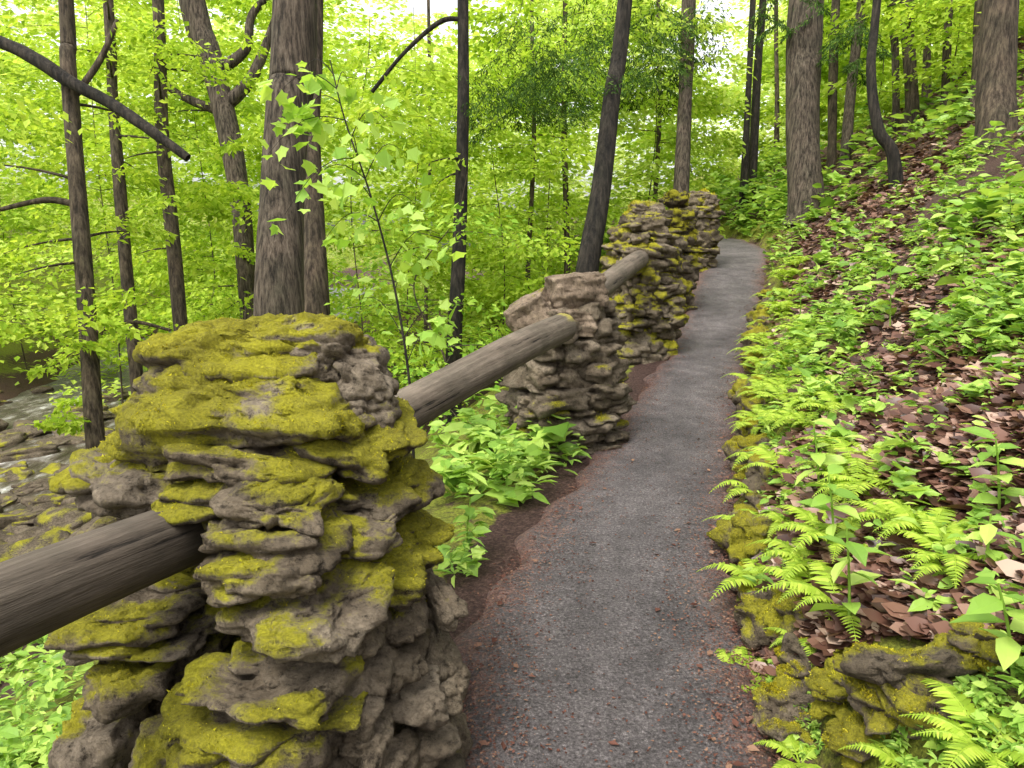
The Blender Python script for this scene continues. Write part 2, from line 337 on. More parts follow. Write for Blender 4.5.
def slabs(px,py,w,h,d,th,bi,rz=0.):
    k=max(1,int(round(h/31))) if bi>-.18 else 1; o=[]; hs=U(.65,1.35,k); hs=hs/hs.sum()*h; y=py-h/2
    for q in hs:
        o.append(PS(px+U(-.11,.11)*w,y+q/2,w*U(.78,1.04),q*1.0,d+U(-.06,.05),th,bi+U(-.14,.12) if bi>-.18 else bi,rz+U(-.18,.18),(U(-.08,.12),U(-.12,.12)))); y+=q
    return o
ex=[]
for a in [(134,478,108,36,2.2,.4,.0,.2),(235,470,165,60,2.08,.4,.3,-.1),(356,458,106,88,2.30,.45,.45,.3),(388,505,84,90,2.40,.4,.45,.5),
 (352,548,106,88,2.12,.35,.38,.2),(272,503,122,42,1.95,.3,.0),(275,548,130,66,1.95,.32,.06,.1),(312,622,130,70,1.92,.34,.16,-.1),(275,698,165,78,1.90,.36,.22,.1),
 (155,615,136,52,2.18,.4,-.02,.1),(165,668,118,44,2.12,.35,-.12,-.1),(115,735,82,74,2.08,.35,-.2),(190,735,70,54,1.96,.3,-.2),(205,775,70,44,1.86,.3,-.2),(265,768,80,46,1.84,.3,-.2),
 (436,598,42,40,2.36,.3,-.45,.4),(440,640,44,40,2.36,.3,-.5,.1),(396,578,60,34,2.28,.34,-.1,.3),(394,614,60,38,2.20,.34,-.25,.1),(398,650,56,36,2.15,.34,-.5,.2),(410,686,64,38,2.15,.34,-.5,.1),(446,676,44,38,2.35,.3,-.5,.3),(366,618,40,40,2.06,.3,-.3,.1),(364,656,48,38,2.05,.3,-.4,.2),(358,694,54,38,2.02,.3,-.4,.2),
 (322,725,60,40,1.93,.34,-.35,.2),(374,730,56,42,1.98,.3,-.5,-.1),(426,722,64,38,2.2,.34,-.5,.2),(450,750,42,38,2.31,.3,-.5,.1),(326,768,62,40,1.89,.3,-.4),(385,770,56,40,1.97,.3,-.5),(428,770,58,40,2.17,.3,-.5),(98,562,74,76,2.42,.3,-.05)]: ex+=slabs(*a)
caps=[PS(262,352,186,64,2.34,.40,.62,.1),PS(338,360,78,44,2.34,.26,.2,.2),PS(364,382,52,56,2.36,.26,-.12),PS(242,408,206,100,2.24,.46,.62,-.1),PS(325,425,118,70,2.28,.4,.42),PS(352,410,70,42,2.34,.3,.05,.3),PS(138,466,102,42,2.27,.38,.35,.1)]
pillar('nearest and largest stone pillar, thickly capped with yellow green moss, log rails on both sides',-.80,2.48,.1,[(0,.46),(.35,.44),(.8,.39),(.98,.34),(1.10,.24),(1.16,.15)],caps,lambda t:.0+.35*t,12,90000,.008,ex,hr=(.06,.11))
pillar('second stone pillar from the camera, mostly bare brown stone with a pinkish block on top',.42,5.72,.45,[(0,.385),(.5,.37),(.9,.325),(1.12,.25)],
  [PS(574,291,54,34,5.65,.38,-.6,.2,(0,-.1)),PS(532,313,44,30,5.6,.34,-.6,-.2,(.15,-.5)),PS(562,322,62,26,5.6,.36,-.5)],lambda t:-.28,9,9000,.014,(),M_stone,(.06,.13))
pillar('third stone pillar from the camera, tall with mossy ledges, standing where the farther log ends',1.48,8.75,.45,[(0,.39),(.6,.37),(1.1,.33),(1.4,.30),(1.6,.22)],
  [PS(643,213,32,18,8.8,.36,.3,.2),PS(637,234,52,24,8.7,.42,.45)],lambda t:.18+.15*t,8,24000,.018,hr=(.09,.17))
pillar('fourth stone pillar from the camera, dark and mossy, half hidden behind the tall third one',2.34,11.3,.5,[(0,.30),(.6,.30),(1.2,.28),(1.45,.24)],[PS(674,199,28,14,11.2,.4,.5)],lambda t:.26,7,15000,.022,(),M_wet,(.10,.18))
pillar('farthest stone pillar, small and grey at the bend of the path',3.55,14.7,.5,[(0,.29),(.6,.29),(1.2,.27),(1.42,.22)],[PS(700,197,20,12,14.6,.4,.2)],lambda t:.08,6,7000,.03,hr=(.10,.18))
# ------------------------------------------------------------------ log rails
def rail(label,A,B,r,mossat=(),mt=None):
    A=np.array(A,float);B=np.array(B,float); c=(A+B)/2; L=np.linalg.norm(B-A); root=empty('log_rail',c,label,'rail','log rails between the pillars')
    d=(B-A)/L; n=60; t=np.linspace(-L/2,L/2,n); seg=40; a=np.arange(seg)/seg*2*math.pi
    T,Aa=np.meshgrid(t,a,indexing='ij'); q=np.stack([T*.8,np.cos(Aa)*1.2,np.sin(Aa)*1.2],-1)
    rr=r*(1+.06*fbm(q+c.sum(),3)+.03*vn(np.stack([T*.5,np.cos(Aa)*9,np.sin(Aa)*9],-1)))*(1+.04*T/L)
    V=np.stack([T,np.cos(Aa)*rr,np.sin(Aa)*rr+.015*np.sin(T*1.7)],-1)
    i=np.arange(n-1)[:,None]*seg; j=np.arange(seg)[None]; F=np.stack([i+j,i+(j+1)%seg,i+seg+(j+1)%seg,i+seg+j],-1).reshape(-1,4)
    ms=np.zeros((n,seg))
    for m0,wd in mossat: ms=np.maximum(ms,(1-np.clip(np.abs(T-m0*L/2)/wd,0,1))*np.clip(np.sin(Aa)*1.2+.2,0,1))
    rot=Vector(d).to_track_quat('X','Z')
    mb=MB(); mb.add(V.reshape(-1,3),[F],ms.ravel())
    o=mb.build('log',mt or M_log,attr='moss'); o.parent=root; o.rotation_mode='QUATERNION'; o.rotation_quaternion=rot
    for e,sg_ in ((0,-1),(n-1,1)):
        m2=MB(); ring=V[e]; m2.add(np.concatenate([ring,ring*[1,.5,.5]+[sg_*.004,0,0],[[V[e,0,0]+sg_*.006,0,0]]]),[np.stack([np.arange(seg),(np.arange(seg)+1)%seg,(np.arange(seg)+1)%seg+seg,np.arange(seg)+seg],1),np.stack([np.arange(seg)+seg,(np.arange(seg)+1)%seg+seg,np.full(seg,2*seg)],1)])
        k=m2.build('cut_end',M_cut); k.parent=root; k.rotation_mode='QUATERNION'; k.rotation_quaternion=rot
    return root
A=P(215,527,2.2); B=P(0,614,1.5); rail('round dark log rail coming in from the left edge to the nearest pillar',B+(B-A)*2.2,A,.088,((.9,.2),),M_logd)
A=P(400,411,3.2); B=P(563,328,5.2); rail('long weathered log rail between the nearest pillar and the second pillar',A-(B-A)*.45,B,.095,((1.,.35),))
A=P(590,293,5.85); B=P(640,260,8.3); rail('short log rail between the second pillar and the third pillar',A-(B-A)*.02,B,.096)
# ------------------------------------------------------------------ trees
def spray(p0,d,L,n,size,flat=.07,wid=.28):
    t=rng.random(n)**.7; d=nrmz(np.array(d)); sd=nrmz(np.cross(d,[0,0,1.]))
    lat=rng.normal(0,1,n)*wid*L*(.35+.65*np.sin(np.pi*np.clip(t,.1,.95)))
    pos=p0+d*(t*L)[:,None]+sd*lat[:,None]; pos[:,2]+=rng.normal(0,flat*L,n)-.18*L*t*t-.12*np.abs(lat)
    dr=d[None]*.5+sd[None]*np.sign(lat)[:,None]*.7+rng.normal(0,.4,(n,3)); dr[:,2]-=.35
    return pos,dr,rnrm(n,.5),size*U(.55,1.3,n)
def tree(label,pts,d,bm_,group=None,nb=0,zr=(0,4),L=(.8,1.8),nl=90,ls=.12,lm=None,T=L4,limbs=(),top=5.,name='tree',cat='tree',topn=60,extra=(),droop=-.1):
    dd=[p[3] if len(p)>3 else d for p in pts]
    W=np.array([[*P(p[0],p[1],q),p[2]/2/FPX*q] for p,q in zip(pts,dd)])
    b=W[0].copy(); dz=W[0]-W[1]; gz=float(H(b[0],b[1]))
    if b[2]>gz+.15:
        k=min((b[2]-gz)/max(.2,abs(dz[2]))*.35,1.2); b[0]+=dz[0]*k; b[1]+=dz[1]*k; b[2]=float(H(b[0],b[1]))-.15; b[3]*=1.25; W=np.concatenate([[b],W])
    else:
        while len(W)>2 and W[0,2]<float(H(W[1,0],W[1,1]))+.3 and W[1,2]<float(H(W[1,0],W[1,1]))+.5: W=W[1:]
        b=W[0].copy(); b[3]=W[0,3]*1.3; b[2]=float(H(b[0],b[1]))-.15
        W=np.concatenate([[b],W[1:] if W[1,2]>b[2]+.3 else W[2:]])
    u=W[-1].copy(); v=W[-1]-W[-2]; v=v/max(.1,np.linalg.norm(v[:3])); u[:3]+=v[:3]*top*.5+np.array([0,0,top*.5]); u[3]*=.6; W=np.concatenate([W,[u]])
    C=crom(W,10); root=empty(name,(C[0,0],C[0,1],C[0,2]+.15),label,cat,group)
    mb=MB(); tube(mb,C[:,:3],np.maximum(C[:,3],.006),24 if W[:,3].max()>.1 else 10,.06,6.); mb.build('trunk',bm_,root)
    cr=MB()
    for l in limbs:
        q=np.array([[*P(p[0],p[1],p[3] if len(p)>3 else d),p[2]/2/FPX*d] for p in l]); q=crom(q,8); m3=MB(); tube(m3,q[:,:3],q[:,3],9,.12,6.); m3.build('limb',M_dark if l[0][0]<0 else bm_,root)
        scat(cr,T,*spray(q[-1,:3]-.3*(q[-1,:3]-q[0,:3]),(q[-1,:3]-q[0,:3]),.9,40 if l[0][0]>=0 else 8,ls))
    for k in range(nb):
        z=U(*zr); i=int(np.argmin(np.abs(C[:,2]-z))); p0=C[i,:3]; a=U(0,2*math.pi); l=U(*L); dr=np.array([math.cos(a),math.sin(a),U(-.05,.35)])
        q=np.array([p0+dr*l*t+np.array([0,0,-.18*l*t*t]) for t in np.linspace(0,1,7)]); lb=MB(); tube(lb,q,np.linspace(min(.022,.25*C[i,3]+.005),.003,7),5); lb.build('branch',bm_,root)
        scat(cr,T,*spray(p0+dr*l*.1,dr,l*1.15,int(nl*l),ls))
    for (px,py,q,r,n_) in extra:
        c=P(px,py,q)
        for k in range(max(1,n_//90)): 
            a=U(0,2*math.pi); scat(cr,T,*spray(c+rng.normal(0,r*.5,3)*[1,1,.5],[math.cos(a),math.sin(a),droop],r*.9,90 if T is L4 else 200,ls,.05 if T is L4 else .03,.2))
    if topn:
        ps=C[-1,:3]+rng.normal(0,1,(topn,3))*[1.1,1.1,.8]; scat(cr,L4,ps,rdir(topn),rnrm(topn,.6),U(.12,.25,topn))
    if cr.n: cr.build('crown',lm or M_lime,root,smooth=False)
    return root
tree('large straight tree with grey furrowed bark standing right behind the nearest pillar',[(279,318,50),(282,200,44),(288,100,42),(295,0,44)],7.5,M_bark,top=7)
tree('reddish brown trunk close behind the right side of the large furrowed tree',[(316,318,28),(314,230,22),(312,120,16),(316,0,14)],9,M_brown,top=6)
tree('slim dark tree rising beside the middle of the long log, with one arching limb',[(453,365,16),(459,250,14),(463,120,12),(463,0,11)],10,M_dark,limbs=[[(463,19,5),(440,22,5),(405,52,4),(372,92,4)]],nb=2,zr=(1,2.5),L=(.5,1.))
tree('dark tree leaning to the right behind the second pillar',[(586,280,24),(601,190,20),(612,95,17),(625,0,15)],9,M_dark,lm=M_hem,T=NDL,ls=.065,extra=[(545,60,10,.85,2500),(575,20,10,.95,1800),(500,85,10.5,.8,1000),(630,40,10,.8,800),(540,105,10,.6,500)],droop=-.5)
tree('slim grey tree rising behind the fourth pillar',[(681,195,16),(685,100,14),(689,0,14)],17,M_bark,lm=M_hem,T=NDL,ls=.11,extra=[(655,20,17,1.3,1900),(640,80,17,.9,600),(675,60,17,.8,400)],droop=-.5)
tree('left of the two thin dark trees beside the far bend of the path',[(743,212,7),(748,100,6),(753,0,6)],20,M_dark)
tree('right of the two thin dark trees beside the far bend of the path',[(751,210,7),(757,80,8),(763,0,7)],20.5,M_dark)
tree('massive brown tree at the foot of the slope by the far bend',[(806,205,36),(803,150,32),(803,80,33),(806,0,34)],16,M_bark,top=8,lm=M_hem,T=NDL,ls=.11,extra=[(835,25,15.6,.9,800),(775,15,16,.8,500),(850,60,15.6,.6,300)],droop=-.5)
tree('thin dark tree with a curved base on the slope right of the massive tree',[(892,152,12),(878,128,11),(871,70,9),(877,0,8)],13,M_dark)
tree('thin grey brown tree leaning right just beyond the massive tree',[(846,150,11),(852,80,10),(862,0,9)],18,M_bark,nb=3,zr=(5,7),lm=M_far,ls=.2)
tree('thin straight tree touching the right side of the massive tree',[(832,150,9),(833,80,9),(836,0,8)],19,M_brown)
tree('straight brown tree on the ridge above the curved dark tree',[(912,105,13),(909,50,12),(908,0,12)],17,M_brown,nb=3,zr=(6,8),ls=.2)
tree('narrow pale tree on the ridge left of the straight brown one',[(896,105,7),(895,50,7),(893,0,7)],18,M_bark)
tree('slender brown tree on the ridge right of the straight brown one',[(928,100,8),(927,50,7),(930,0,7)],19,M_brown)
tree('thick brown tree at the upper right corner on top of the slope',[(996,128,37),(1001,0,32)],11,M_brown,top=8)
tree('thin tree close to the left side of the thick corner tree',[(975,105,10),(978,50,9),(980,0,9)],15,M_brown)
tree('thin tree on the slope midway between the straight brown tree and the thick corner tree',[(945,95,8),(947,50,8),(950,0,7)],16,M_brown,nb=3,zr=(6,7.5),ls=.2)
tree('slim tree at far left with a long dark limb slanting across it',[(96,445,18),(86,300,17),(77,180,16),(68,60,15),(66,0,14)],9,M_brown,limbs=[[(-60,22,10,8.9),(5,44,12,8.85),(40,62,13,8.8),(72,83,13,8.8),(110,103,12,8.8),(150,130,11,8.7),(188,158,8,8.7)],[(79,205,8),(45,200,6),(-10,212,4)],[(72,100,7),(100,60,6),(118,20,5)],[(88,335,4),(130,322,4),(170,330,3)]],nb=6,zr=(.9,3.2),L=(.6,1.3),nl=90,ls=.10,extra=[(30,170,9.6,.8,270),(40,120,9.6,.9,360),(60,290,8.4,.7,270),(25,360,8.6,.6,270),(15,320,9,.7,270),(40,405,9,.5,180),(90,400,9.5,.5,180)])
tree('slim mossy tree second from the left above the creek',[(139,400,13),(128,290,12),(120,190,12),(113,100,10),(108,0,10)],11,M_brown,nb=6,zr=(.8,4.5),L=(.7,1.4),ls=.11,extra=[(130,230,10,.9,360),(150,60,11.4,.9,450),(110,340,10.4,.6,180)])
tree('slim tree left of the gnarled one, standing above the creek bank',[(181,330,14),(172,230,14),(162,130,13),(158,0,11)],11.5,M_brown,nb=6,zr=(.8,4.5),L=(.7,1.4),ls=.11,extra=[(190,190,10.8,.9,270),(170,40,11.2,.9,360)])
tree('gnarled thick tree with twisting upper limbs left of the large furrowed tree',[(248,300,18),(240,200,20),(226,120,22),(208,50,23),(192,0,25)],14,M_bark,limbs=[[(226,105,15),(250,80,12),(268,40,9),(285,-10,7)],[(215,72,12),(245,50,10),(252,15,8),(275,-10,6)],[(222,112,10),(180,95,8),(150,70,6)]],nb=5,zr=(0,5),L=(.8,1.6),ls=.13,extra=[(232,190,13,.8,450),(225,260,13,.9,540),(250,130,13,.7,180)])
for px,w,d,by,lean,lab in [(426,4,19,300,4,'thin trunk in the wood left of the slim dark tree'),(528,5,17,270,6,'thin trunk in the wood midway between the slim dark tree and the leaning tree'),(567,6,18,240,-3,'pale trunk in the wood just left of the leaning tree'),(655,5,22,200,5,'thin trunk in the wood behind the third pillar'),(775,5,24,200,2,'thin trunk left of the massive tree')]:
    tree(lab,[(px,by,w),(px+lean,by/2,w*.9),(px+lean*.6,0,w*.8)],d,M_brown,topn=60,nb=5,zr=(1.5,6),lm=M_far,ls=.17)
def under(label,px,d,h,nb,lm,L=(.9,2.),nl=160,ls=None,lo=.4):
    ls=ls or (.065+.0052*d)
    a=(px-512)/FPX*d; y=d; z=float(H(a,y)); p0=np.array([a,y,z]); b=proj(p0); 
    pts=[(float(b[0]),float(b[1]),.022*FPX/d*1.6,float(b[2]))]
    for f in (.35,.7,1.):
        q=p0+np.array([U(-.7,.7)*f,U(-.7,.7)*f,h*f]); e=proj(q); pts.append((float(e[0]),float(e[1]),.022*FPX/d*(1.5-f),float(e[2])))
    tree(label,pts,d,M_brown,'young understory trees',nb,(z+lo,z+h),L,nl,ls,lm,top=.6,name='young_tree',cat='tree',topn=0)
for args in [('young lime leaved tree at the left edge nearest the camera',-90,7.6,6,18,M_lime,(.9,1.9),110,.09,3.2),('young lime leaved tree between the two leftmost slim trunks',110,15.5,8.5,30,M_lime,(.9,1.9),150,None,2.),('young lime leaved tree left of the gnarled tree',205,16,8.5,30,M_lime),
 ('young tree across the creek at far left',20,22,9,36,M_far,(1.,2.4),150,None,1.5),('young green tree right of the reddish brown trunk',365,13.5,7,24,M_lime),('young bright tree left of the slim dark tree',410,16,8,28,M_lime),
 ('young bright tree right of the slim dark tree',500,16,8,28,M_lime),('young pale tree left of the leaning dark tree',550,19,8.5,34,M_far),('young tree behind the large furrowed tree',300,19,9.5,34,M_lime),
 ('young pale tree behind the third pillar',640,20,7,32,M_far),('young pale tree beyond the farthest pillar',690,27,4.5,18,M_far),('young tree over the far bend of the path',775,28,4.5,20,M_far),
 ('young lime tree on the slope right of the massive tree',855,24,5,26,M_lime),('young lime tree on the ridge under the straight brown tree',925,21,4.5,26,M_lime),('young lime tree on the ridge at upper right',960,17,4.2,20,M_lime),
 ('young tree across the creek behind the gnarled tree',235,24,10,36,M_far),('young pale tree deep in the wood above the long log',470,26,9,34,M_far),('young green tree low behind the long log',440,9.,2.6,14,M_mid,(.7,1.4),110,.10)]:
    under(*args)
def sapling():
    b=P(412,388,5.2); z=float(H(b[0],b[1])); root=empty('maple_sapling',(b[0],b[1],z),'maple sapling with large pale lobed leaves in front of the furrowed tree','sapling')
    st=MB(); cr=MB()
    stem=crom([[b[0],b[1],z],P(410,388,5.2),P(395,290,5.2),P(372,200,5.2),P(345,120,5.2),P(330,60,5.2)],8); tube(st,stem,np.linspace(.011,.004,len(stem)),7)
    for (px,py,i0,n) in [(278,95,36,16),(268,155,32,15),(285,215,28,10),(300,125,34,14),(310,185,26,14),(400,150,26,12),(415,205,22,12),(350,90,36,10),(325,240,22,12),(385,120,30,10),(440,335,10,12),(360,300,12,10),(420,260,16,12),(300,80,38,12),(455,310,12,10),(440,235,18,12),(350,150,28,10),(345,205,24,10)]:
        e=P(px,py,5.2+U(-.5,.5)); a=stem[i0]; q=np.array([a+(e-a)*t+np.array([0,0,.12*math.sin(t*3.1)]) for t in np.linspace(0,1,7)]); tube(st,q,np.linspace(.004,.0015,7),5)
        t=U(.4,1.08,n); ps=a+(e-a)*t[:,None]+rng.normal(0,.08,(n,3)); dr=(e-a)*.4+rng.normal(0,.35,(n,3)); dr[:,2]-=.15; scat(cr,MPL,ps,dr,rnrm(n,.5)+np.array([0,-.25,0]),U(.07,.13,n))
    st.build('stem',M_dark,root); cr.build('foliage',M_map,root,smooth=False)
sapling()
# far wood
mb=MB(); mh=MB()
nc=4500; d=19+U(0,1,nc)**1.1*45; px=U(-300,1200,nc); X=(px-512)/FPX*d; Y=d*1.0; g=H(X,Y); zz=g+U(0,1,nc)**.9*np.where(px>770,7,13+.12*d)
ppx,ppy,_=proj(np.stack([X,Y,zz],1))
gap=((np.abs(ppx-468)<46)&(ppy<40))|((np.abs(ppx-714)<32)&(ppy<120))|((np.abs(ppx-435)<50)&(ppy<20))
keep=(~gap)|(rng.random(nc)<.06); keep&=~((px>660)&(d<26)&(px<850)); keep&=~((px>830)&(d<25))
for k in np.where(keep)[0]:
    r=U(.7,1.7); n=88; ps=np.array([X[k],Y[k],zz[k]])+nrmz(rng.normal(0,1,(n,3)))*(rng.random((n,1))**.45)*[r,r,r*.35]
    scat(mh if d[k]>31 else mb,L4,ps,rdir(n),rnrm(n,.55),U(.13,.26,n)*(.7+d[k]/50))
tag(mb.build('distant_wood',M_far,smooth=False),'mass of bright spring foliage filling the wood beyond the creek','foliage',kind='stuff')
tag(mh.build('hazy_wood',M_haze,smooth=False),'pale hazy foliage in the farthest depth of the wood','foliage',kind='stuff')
# ------------------------------------------------------------------ ground plants
def inpoly(poly,n):
    poly=np.array(poly,float); lo,hi=poly.min(0),poly.max(0); out=[]
    while len(out)<n:
        x,y=U(lo[0],hi[0]),U(lo[1],hi[1]); c=False; j=len(poly)-1
        for i in range(len(poly)):
            if (poly[i,1]>y)!=(poly[j,1]>y) and x<(poly[j,0]-poly[i,0])*(y-poly[i,1])/(poly[j,1]-poly[i,1])+poly[i,0]: c=not c
            j=i
        if c: out.append((x,y))
    return np.array(out)
def herbs(mb,pts,nl,ls,h):
    for p in pts:
        n=rng.integers(nl[0],nl[1]); k=U(.55,1.6)*min(1.15,max(.6,p[1]/5)); hh=U(*h)*min(1.1,max(.6,p[1]/4)); tl=rng.normal(0,.25,2)*hh; r=rng.random()
        t=U(.35,1,n); ps=p+np.stack([tl[0]*t,tl[1]*t,hh*t],1); scat(mb,L6 if r<.55 else (L6N if r<.85 else MPL),ps,rdir(n,-.3,.5),rnrm(n,.45),U(*ls,n)*k)
def okpts(poly,n,mn=-.02,patch=0.,edge=0.):
    q=inpoly(poly,n); p,ok=hit(q[:,0],q[:,1]); s=np.maximum(p[:,0]-xr(p[:,1]),xl(p[:,1])-p[:,0]); ok&=(s>mn)&(p[:,1]<48)
    if patch: ok&=(fbm(p*1.7+5,3)*1.3+rng.normal(0,.1,len(p)))>-.28+patch
    if edge: ok&=(s>edge)|(rng.random(len(p))<.3)
    return p[ok]
mb=MB()
BAND=[(745,330),(790,290),(860,250),(930,190),(1024,100),(1060,250),(1060,370),(950,365),(875,400),(840,480),(800,600),(735,650),(738,450)]
herbs(mb,okpts(BAND,1700,.06,.28,.4),(5,9),(.04,.11),(.04,.27))
herbs(mb,okpts(BAND,1300,.05,.08),(8,14),(.018,.05),(.02,.10))
herbs(mb,okpts([(740,300),(790,290),(800,420),(790,600),(820,760),(740,760),(725,500)],900,.04),(8,14),(.015,.04),(.02,.09))
herbs(mb,okpts([(930,700),(1040,640),(1040,790),(900,790),(840,740)],130,.05),(7,12),(.03,.07),(.03,.12))
herbs(mb,okpts([(735,235),(800,205),(830,190),(790,270),(760,300)],160,.1),(5,9),(.07,.14),(.1,.3))
herbs(mb,okpts([(800,300),(830,220),(900,170),(930,200),(860,260)],50,.1),(5,9),(.06,.12),(.1,.3))
herbs(mb,okpts([(690,250),(700,190),(790,170),(790,225),(735,245)],260,.1),(6,10),(.12,.24),(.2,.9))
herbs(mb,okpts([(900,200),(960,150),(1024,60),(1060,60),(1060,220),(930,260)],280,.1,.05),(6,9),(.07,.14),(.1,.4))
herbs(mb,okpts([(720,250),(790,240),(870,200),(950,150),(1024,100),(1024,0),(800,0),(720,150)],800,.3,.22),(6,10),(.11,.24),(.12,.8))
herbs(mb,okpts([(860,390),(1060,370),(1060,660),(920,640),(840,520)],150,.1),(5,8),(.04,.12),(.05,.25))
tag(mb.build('slope_undergrowth',M_herb,smooth=False),'low green herbs carpeting the slope right of the path','undergrowth',kind='stuff')
mb=MB()
herbs(mb,okpts([(425,425),(500,390),(560,430),(600,450),(560,500),(500,560),(455,600),(445,500)],240,.14,.12),(6,10),(.06,.16),(.06,.34))
herbs(mb,okpts([(-60,680),(60,640),(90,680),(90,800),(-60,800)],260,.3),(6,10),(.05,.11),(.1,.35))
herbs(mb,okpts([(330,330),(430,300),(520,320),(500,400),(400,400)],240,.3),(6,10),(.09,.18),(.2,.7))
herbs(mb,okpts([(160,380),(330,330),(330,420),(160,430)],120,.3),(6,10),(.08,.16),(.2,.5))
herbs(mb,okpts([(500,330),(640,250),(690,200),(600,200),(500,250)],200,.3),(6,10),(.14,.25),(.2,.9))
herbs(mb,okpts([(610,350),(640,330),(690,270),(700,260),(640,345)],40,.0),(6,10),(.06,.1),(.05,.2))
tag(mb.build('verge_undergrowth',M_herb,smooth=False),'leafy green undergrowth below the log rails','undergrowth',kind='stuff')
mb=MB()
for poly,n in [([(850,390),(1060,370),(1060,660),(900,640),(830,520)],9500),([(760,290),(830,240),(900,190),(1060,120),(1060,20),(950,60),(840,140),(780,220)],6000),([(745,470),(870,400),(880,640),(760,700)],4000),([(760,330),(900,240),(1060,150),(1060,420),(800,480)],8000),([(775,320),(800,240),(900,150),(960,160),(900,240),(830,300)],4500)]:
    p=okpts(poly,n,.05); n=len(p); p[:,2]+=U(.0,.018,n); r=rng.random(n); sz=np.where(r<.15,U(.075,.105,n),np.where(r<.65,U(.045,.075,n),U(.02,.045,n)))*(1+.04*p[:,1])
    m_=rng.random(n)<.18
    scat(mb,MPL,p[m_],rdir(m_.sum(),-.15,.25),rnrm(m_.sum(),.35)+np.array([-.5,0,0]),sz[m_]); m_=~m_; scat(mb,BRN,p[m_],rdir(m_.sum(),-.2,.3),rnrm(m_.sum(),.3)+np.array([-.5,0,0]),sz[m_])
tag(mb.build('leaf_litter',M_lit,smooth=True),'dead red brown leaves covering the bare part of the slope','leaves',kind='stuff')
mb=MB(); n=26000; Y=1.2+U(0,1,n)**1.6*13; e=np.where(rng.random(n)<.6,1-np.abs(rng.normal(0,.14,n)),np.abs(rng.normal(0,.14,n))); e=np.where(rng.random(n)<.12,U(.05,.95,n),e); X=xl(Y)+(xr(Y)-xl(Y))*e*1.04-np.where(rng.random(n)<.15,U(0,.15,n),0)
ps=np.stack([X,Y,np.maximum(H(X,Y),np.where(X>xl(Y),zp(Y)+.02,-9))+.004],1); scat(mb,L4,ps,rdir(n,-.1,.2),rnrm(n,.25),np.where(rng.random(n)<.008,U(.03,.045,n),U(.005,.017,n)))
tag(mb.build('fallen_bud_scales',M_bud,smooth=False),'small red brown bud scales strewn along the path edges','debris',kind='stuff')
# ferns
def fern(px,py,L,nf,label,p=None):
    if p is None: p,_=hit([px],[py]); p=p[0]
    root=empty('fern',p,label,'fern','ferns on the bank beside the path')
    a0=U(0,6.28)
    for k in range(nf):
        a=a0+k*2*math.pi/nf+U(-.3,.3); l=L*U(.7,1.15); hd=np.array([math.cos(a),math.sin(a),0]); sd=np.array([-hd[1],hd[0],0]); 
        t=np.linspace(0,1,24); up=U(.65,1.15); ar=p+hd*(l*.85*t)[:,None]; ar[:,2]+=l*(up*t-up*.9*t*t)
        mb=MB(); tube(mb,ar,np.linspace(.003,.001,24),4); tg=nrmz(np.gradient(ar,axis=0)); nm=np.cross(tg,sd); nm=nm*np.sign(nm[:,2:3])
        i=np.arange(3,24); ln=l*.24*np.minimum(1,(t[i]-.05)*5)*(1.03-t[i])**.7
        for s in (-1,1):
            scat(mb,PIN,ar[i],sd[None]*s+tg[i]*.35+rng.normal(0,.08,(21,3))-np.array([0,0,.15]),nm[i],ln)
        mb.build('frond',M_fern,root,smooth=False)
for a in [(742,690,.26,8,'fern hanging over the path edge nearest the camera'),(765,600,.32,8,'fern above the mossy stones halfway down the near bank'),(760,540,.32,8,'fern beside the path just past the near mossy stones'),(765,470,.32,8,'fern on the bank edge level with the second pillar'),
 (800,430,.34,7,'fern among herbs a step up the bank'),(765,400,.36,8,'fern at the path edge across from the second pillar'),(790,370,.38,8,'fern on the bank behind the one across from the second pillar'),(755,360,.38,7,'fern at the path edge across from the third pillar'),
 (985,758,.27,10,'large fern in the lower right corner'),(905,785,.22,8,'fern at the bottom edge in front of the large mossy rock'),(820,600,.30,7,'fern on the bank behind the near mossy stones'),(850,500,.26,7,'small fern growing out of the dead leaves'),(800,770,.20,7,'fern at the foot of the bank at the bottom edge')]: fern(*a)
for k in range(96):
    y=2.3+(k/96)**1.2*10+U(-.1,.1); s=U(.12,.58); x=float(xr(y))+s
    if math.sin(y*2.9)+U(-.5,.5)<-.75: continue
    fern(0,0,U(.17,.31)*(1+.05*min(y,8)-.1),int(U(6,9)),'light green fern in the dense row crowding the right edge of the path',np.array([x,y,float(H(x,y))+.03]))
def plant(px,py,h,n,ls,lean,label):
    p,_=hit([px],[py]); p=p[0]; root=empty('leafy_plant',p,label,'plant','leafy plants on the slope'); st=MB(); lf=MB()
    e=p+np.array([lean[0]*h,lean[1]*h,h]); C=crom([p-[0,0,.02],p*.5+e*.5+[0,0,.06*h],e],8); tube(st,C,np.linspace(.006,.003,len(C)),6)
    t=np.linspace(.3,1,n); i=(t*(len(C)-1)).astype(int); a=np.arange(n)*2.4+U(0,6); dr=np.stack([np.cos(a),np.sin(a),U(-.35,.3,n)],1)
    scat(lf,L6,C[i],dr,rnrm(n,.3),ls*U(.6,1.15,n)*(1.1-.3*t)); st.build('stem',M_herb,root); lf.build('foliage',M_herb,root,smooth=False)
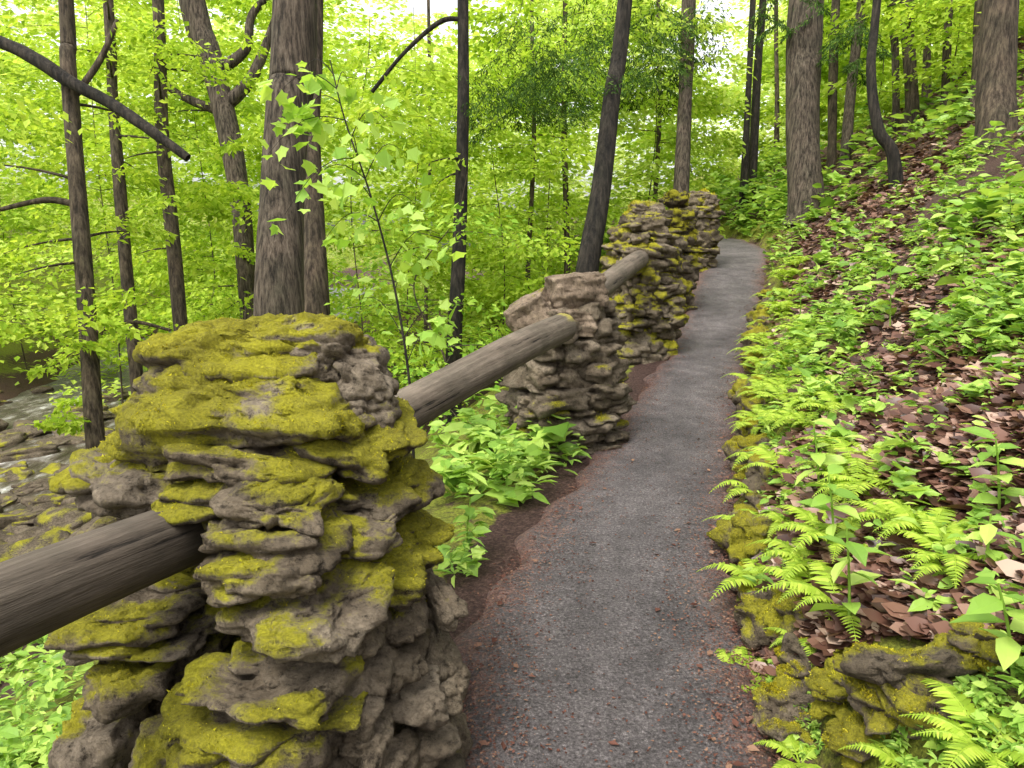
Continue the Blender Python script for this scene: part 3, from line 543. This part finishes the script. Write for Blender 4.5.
for a in [(850,640,.42,11,.16,(-.2,-.2),'tall leafy plant leaning out above the mossy stones'),(835,560,.34,12,.14,(-.2,-.1),'leafy plant beside the tall leaning one, further up the path'),(1000,520,.3,11,.15,(-.3,-.2),'broad leaved plant at the right edge over the dead leaves'),(985,575,.2,9,.10,(-.1,-.1),'small plant in the dead leaves below the broad leaved one'),
 (890,330,.5,15,.19,(-.1,0),'leafy plant in the middle of the green slope'),(960,300,.5,15,.19,(-.1,-.1),'leafy plant high on the green slope'),(1010,250,.5,15,.2,(-.2,-.1),'leafy plant at the right edge halfway up the slope'),(870,270,.5,15,.2,(0,0),'leafy plant on the slope below the curved dark tree'),
 (1015,690,.3,10,.16,(-.4,-.2),'large leaved plant in the lower right corner beside the fern'),(800,330,.45,14,.16,(-.1,-.1),'leafy plant above the path edge near the third pillar'),(820,500,.36,12,.15,(-.2,-.1),'leafy plant at the edge of the dead leaves above the row of ferns'),(465,560,.34,11,.14,(.1,-.1),'leafy plant at the path edge beside the nearest pillar'),(505,500,.34,11,.14,(.1,-.1),'leafy plant at the path edge midway to the second pillar'),(550,455,.34,11,.14,(.1,-.1),'leafy plant at the foot of the second pillar')]: plant(*a)
# rocks
def rock(p,half,bias,label,name='mossy_rock',group='mossy rocks at the foot of the bank',n=14,nt=2500,ts=.008,layers=1,mt=None):
    root=empty(name,p,label,'rock',group); mb=MB(); st=[]; z=0
    for k in range(layers):
        hh=half[2]/layers; stone(mb,p+np.array([U(-.1,.1)*half[0],U(-.1,.1)*half[1],z]),(half[0]*U(.8,1),half[1]*U(.8,1),hh*1.2),U(0,3),(U(-.2,.2),U(-.2,.2)),n,1.,.45,bias,st,.45); z+=hh*1.7
    mb.build('stone',mt or M_stone,root,attr='moss')
    if nt:
        t=tufts(st,nt,ts)
        if t: t.build('moss',M_moss,root,smooth=False)
for (px,py,h,lab,ly) in [(905,706,(.16,.12,.10),'largest mossy rock, near the lower right corner under the big fern',3),(845,700,(.10,.09,.07),'mossy rock just left of the largest one',2),(802,684,(.08,.07,.06),'mossy rock under the fern that hangs over the path',2),(790,738,(.08,.08,.05),'mossy rock at the bottom edge right of the path',2),
 (980,655,(.10,.08,.05),'mossy rock at the right edge under the dead leaves',2),(860,752,(.08,.07,.05),'low mossy rock at the bottom edge beside the largest one',2)]:
    p,_=hit([px],[py]); rock(p[0],h,.36,lab,nt=8000 if h[0]>.14 else 2800,layers=ly)
for k in range(60):
    y=2.2+k*.16+U(-.08,.08); x=float(xr(y))+U(.04,.18); h=U(.06,.14); rock(np.array([x,y,float(zp(y))+U(.03,.20)]),(h*.8,h*1.1,h*U(.45,.8)),U(.2,.5),'small mossy stone in the broken ledge along the right edge of the path',nt=2000,n=10)
for i in range(95):
    px,py=U(-60,130),U(392,585); hs=U(.12,.75)*(.6 if i>50 else 1); p,_=hit([px],[py]); p=p[0]; p[2]=max(p[2],-2.92); rock(p,(hs,hs*U(.6,.9),hs*U(.12,.28)),U(-.4,.15),'dark grey rock lying on the creek bank below the rails','creek_rock','grey rocks on the creek bank',9,0,mt=M_wet)
# ------------------------------------------------------------------ light
w=bpy.data.worlds.new('World'); S.world=w; w.use_nodes=True; nt=w.node_tree; nt.nodes.clear()
o=nt.nodes.new('ShaderNodeOutputWorld'); bg=nt.nodes.new('ShaderNodeBackground'); sk=nt.nodes.new('ShaderNodeTexSky'); hs=nt.nodes.new('ShaderNodeHueSaturation')
EL,AZ=math.radians(62),math.radians(215)
sk.sky_type='NISHITA'; sk.sun_disc=False; sk.sun_elevation=EL; sk.sun_rotation=AZ; sk.dust_density=4; hs.inputs['Saturation'].default_value=.12; hs.inputs['Value'].default_value=2.9
nt.links.new(sk.outputs[0],hs.inputs['Color']); nt.links.new(hs.outputs[0],bg.inputs[0]); nt.links.new(bg.outputs[0],o.inputs[0]); bg.inputs[1].default_value=.15
sl=bpy.data.lights.new('sun','SUN'); sl.energy=2.4; sl.angle=math.radians(14); sl.color=(1,.96,.88); so=bpy.data.objects.new('sun',sl); COL.objects.link(so)
dv=Vector((math.sin(AZ)*math.cos(EL),math.cos(AZ)*math.cos(EL),math.sin(EL))); so.rotation_euler=dv.to_track_quat('Z','Y').to_euler(); so.location=(0,0,20)
S.view_settings.view_transform='Standard'; S.view_settings.look='None'; S.view_settings.exposure=0
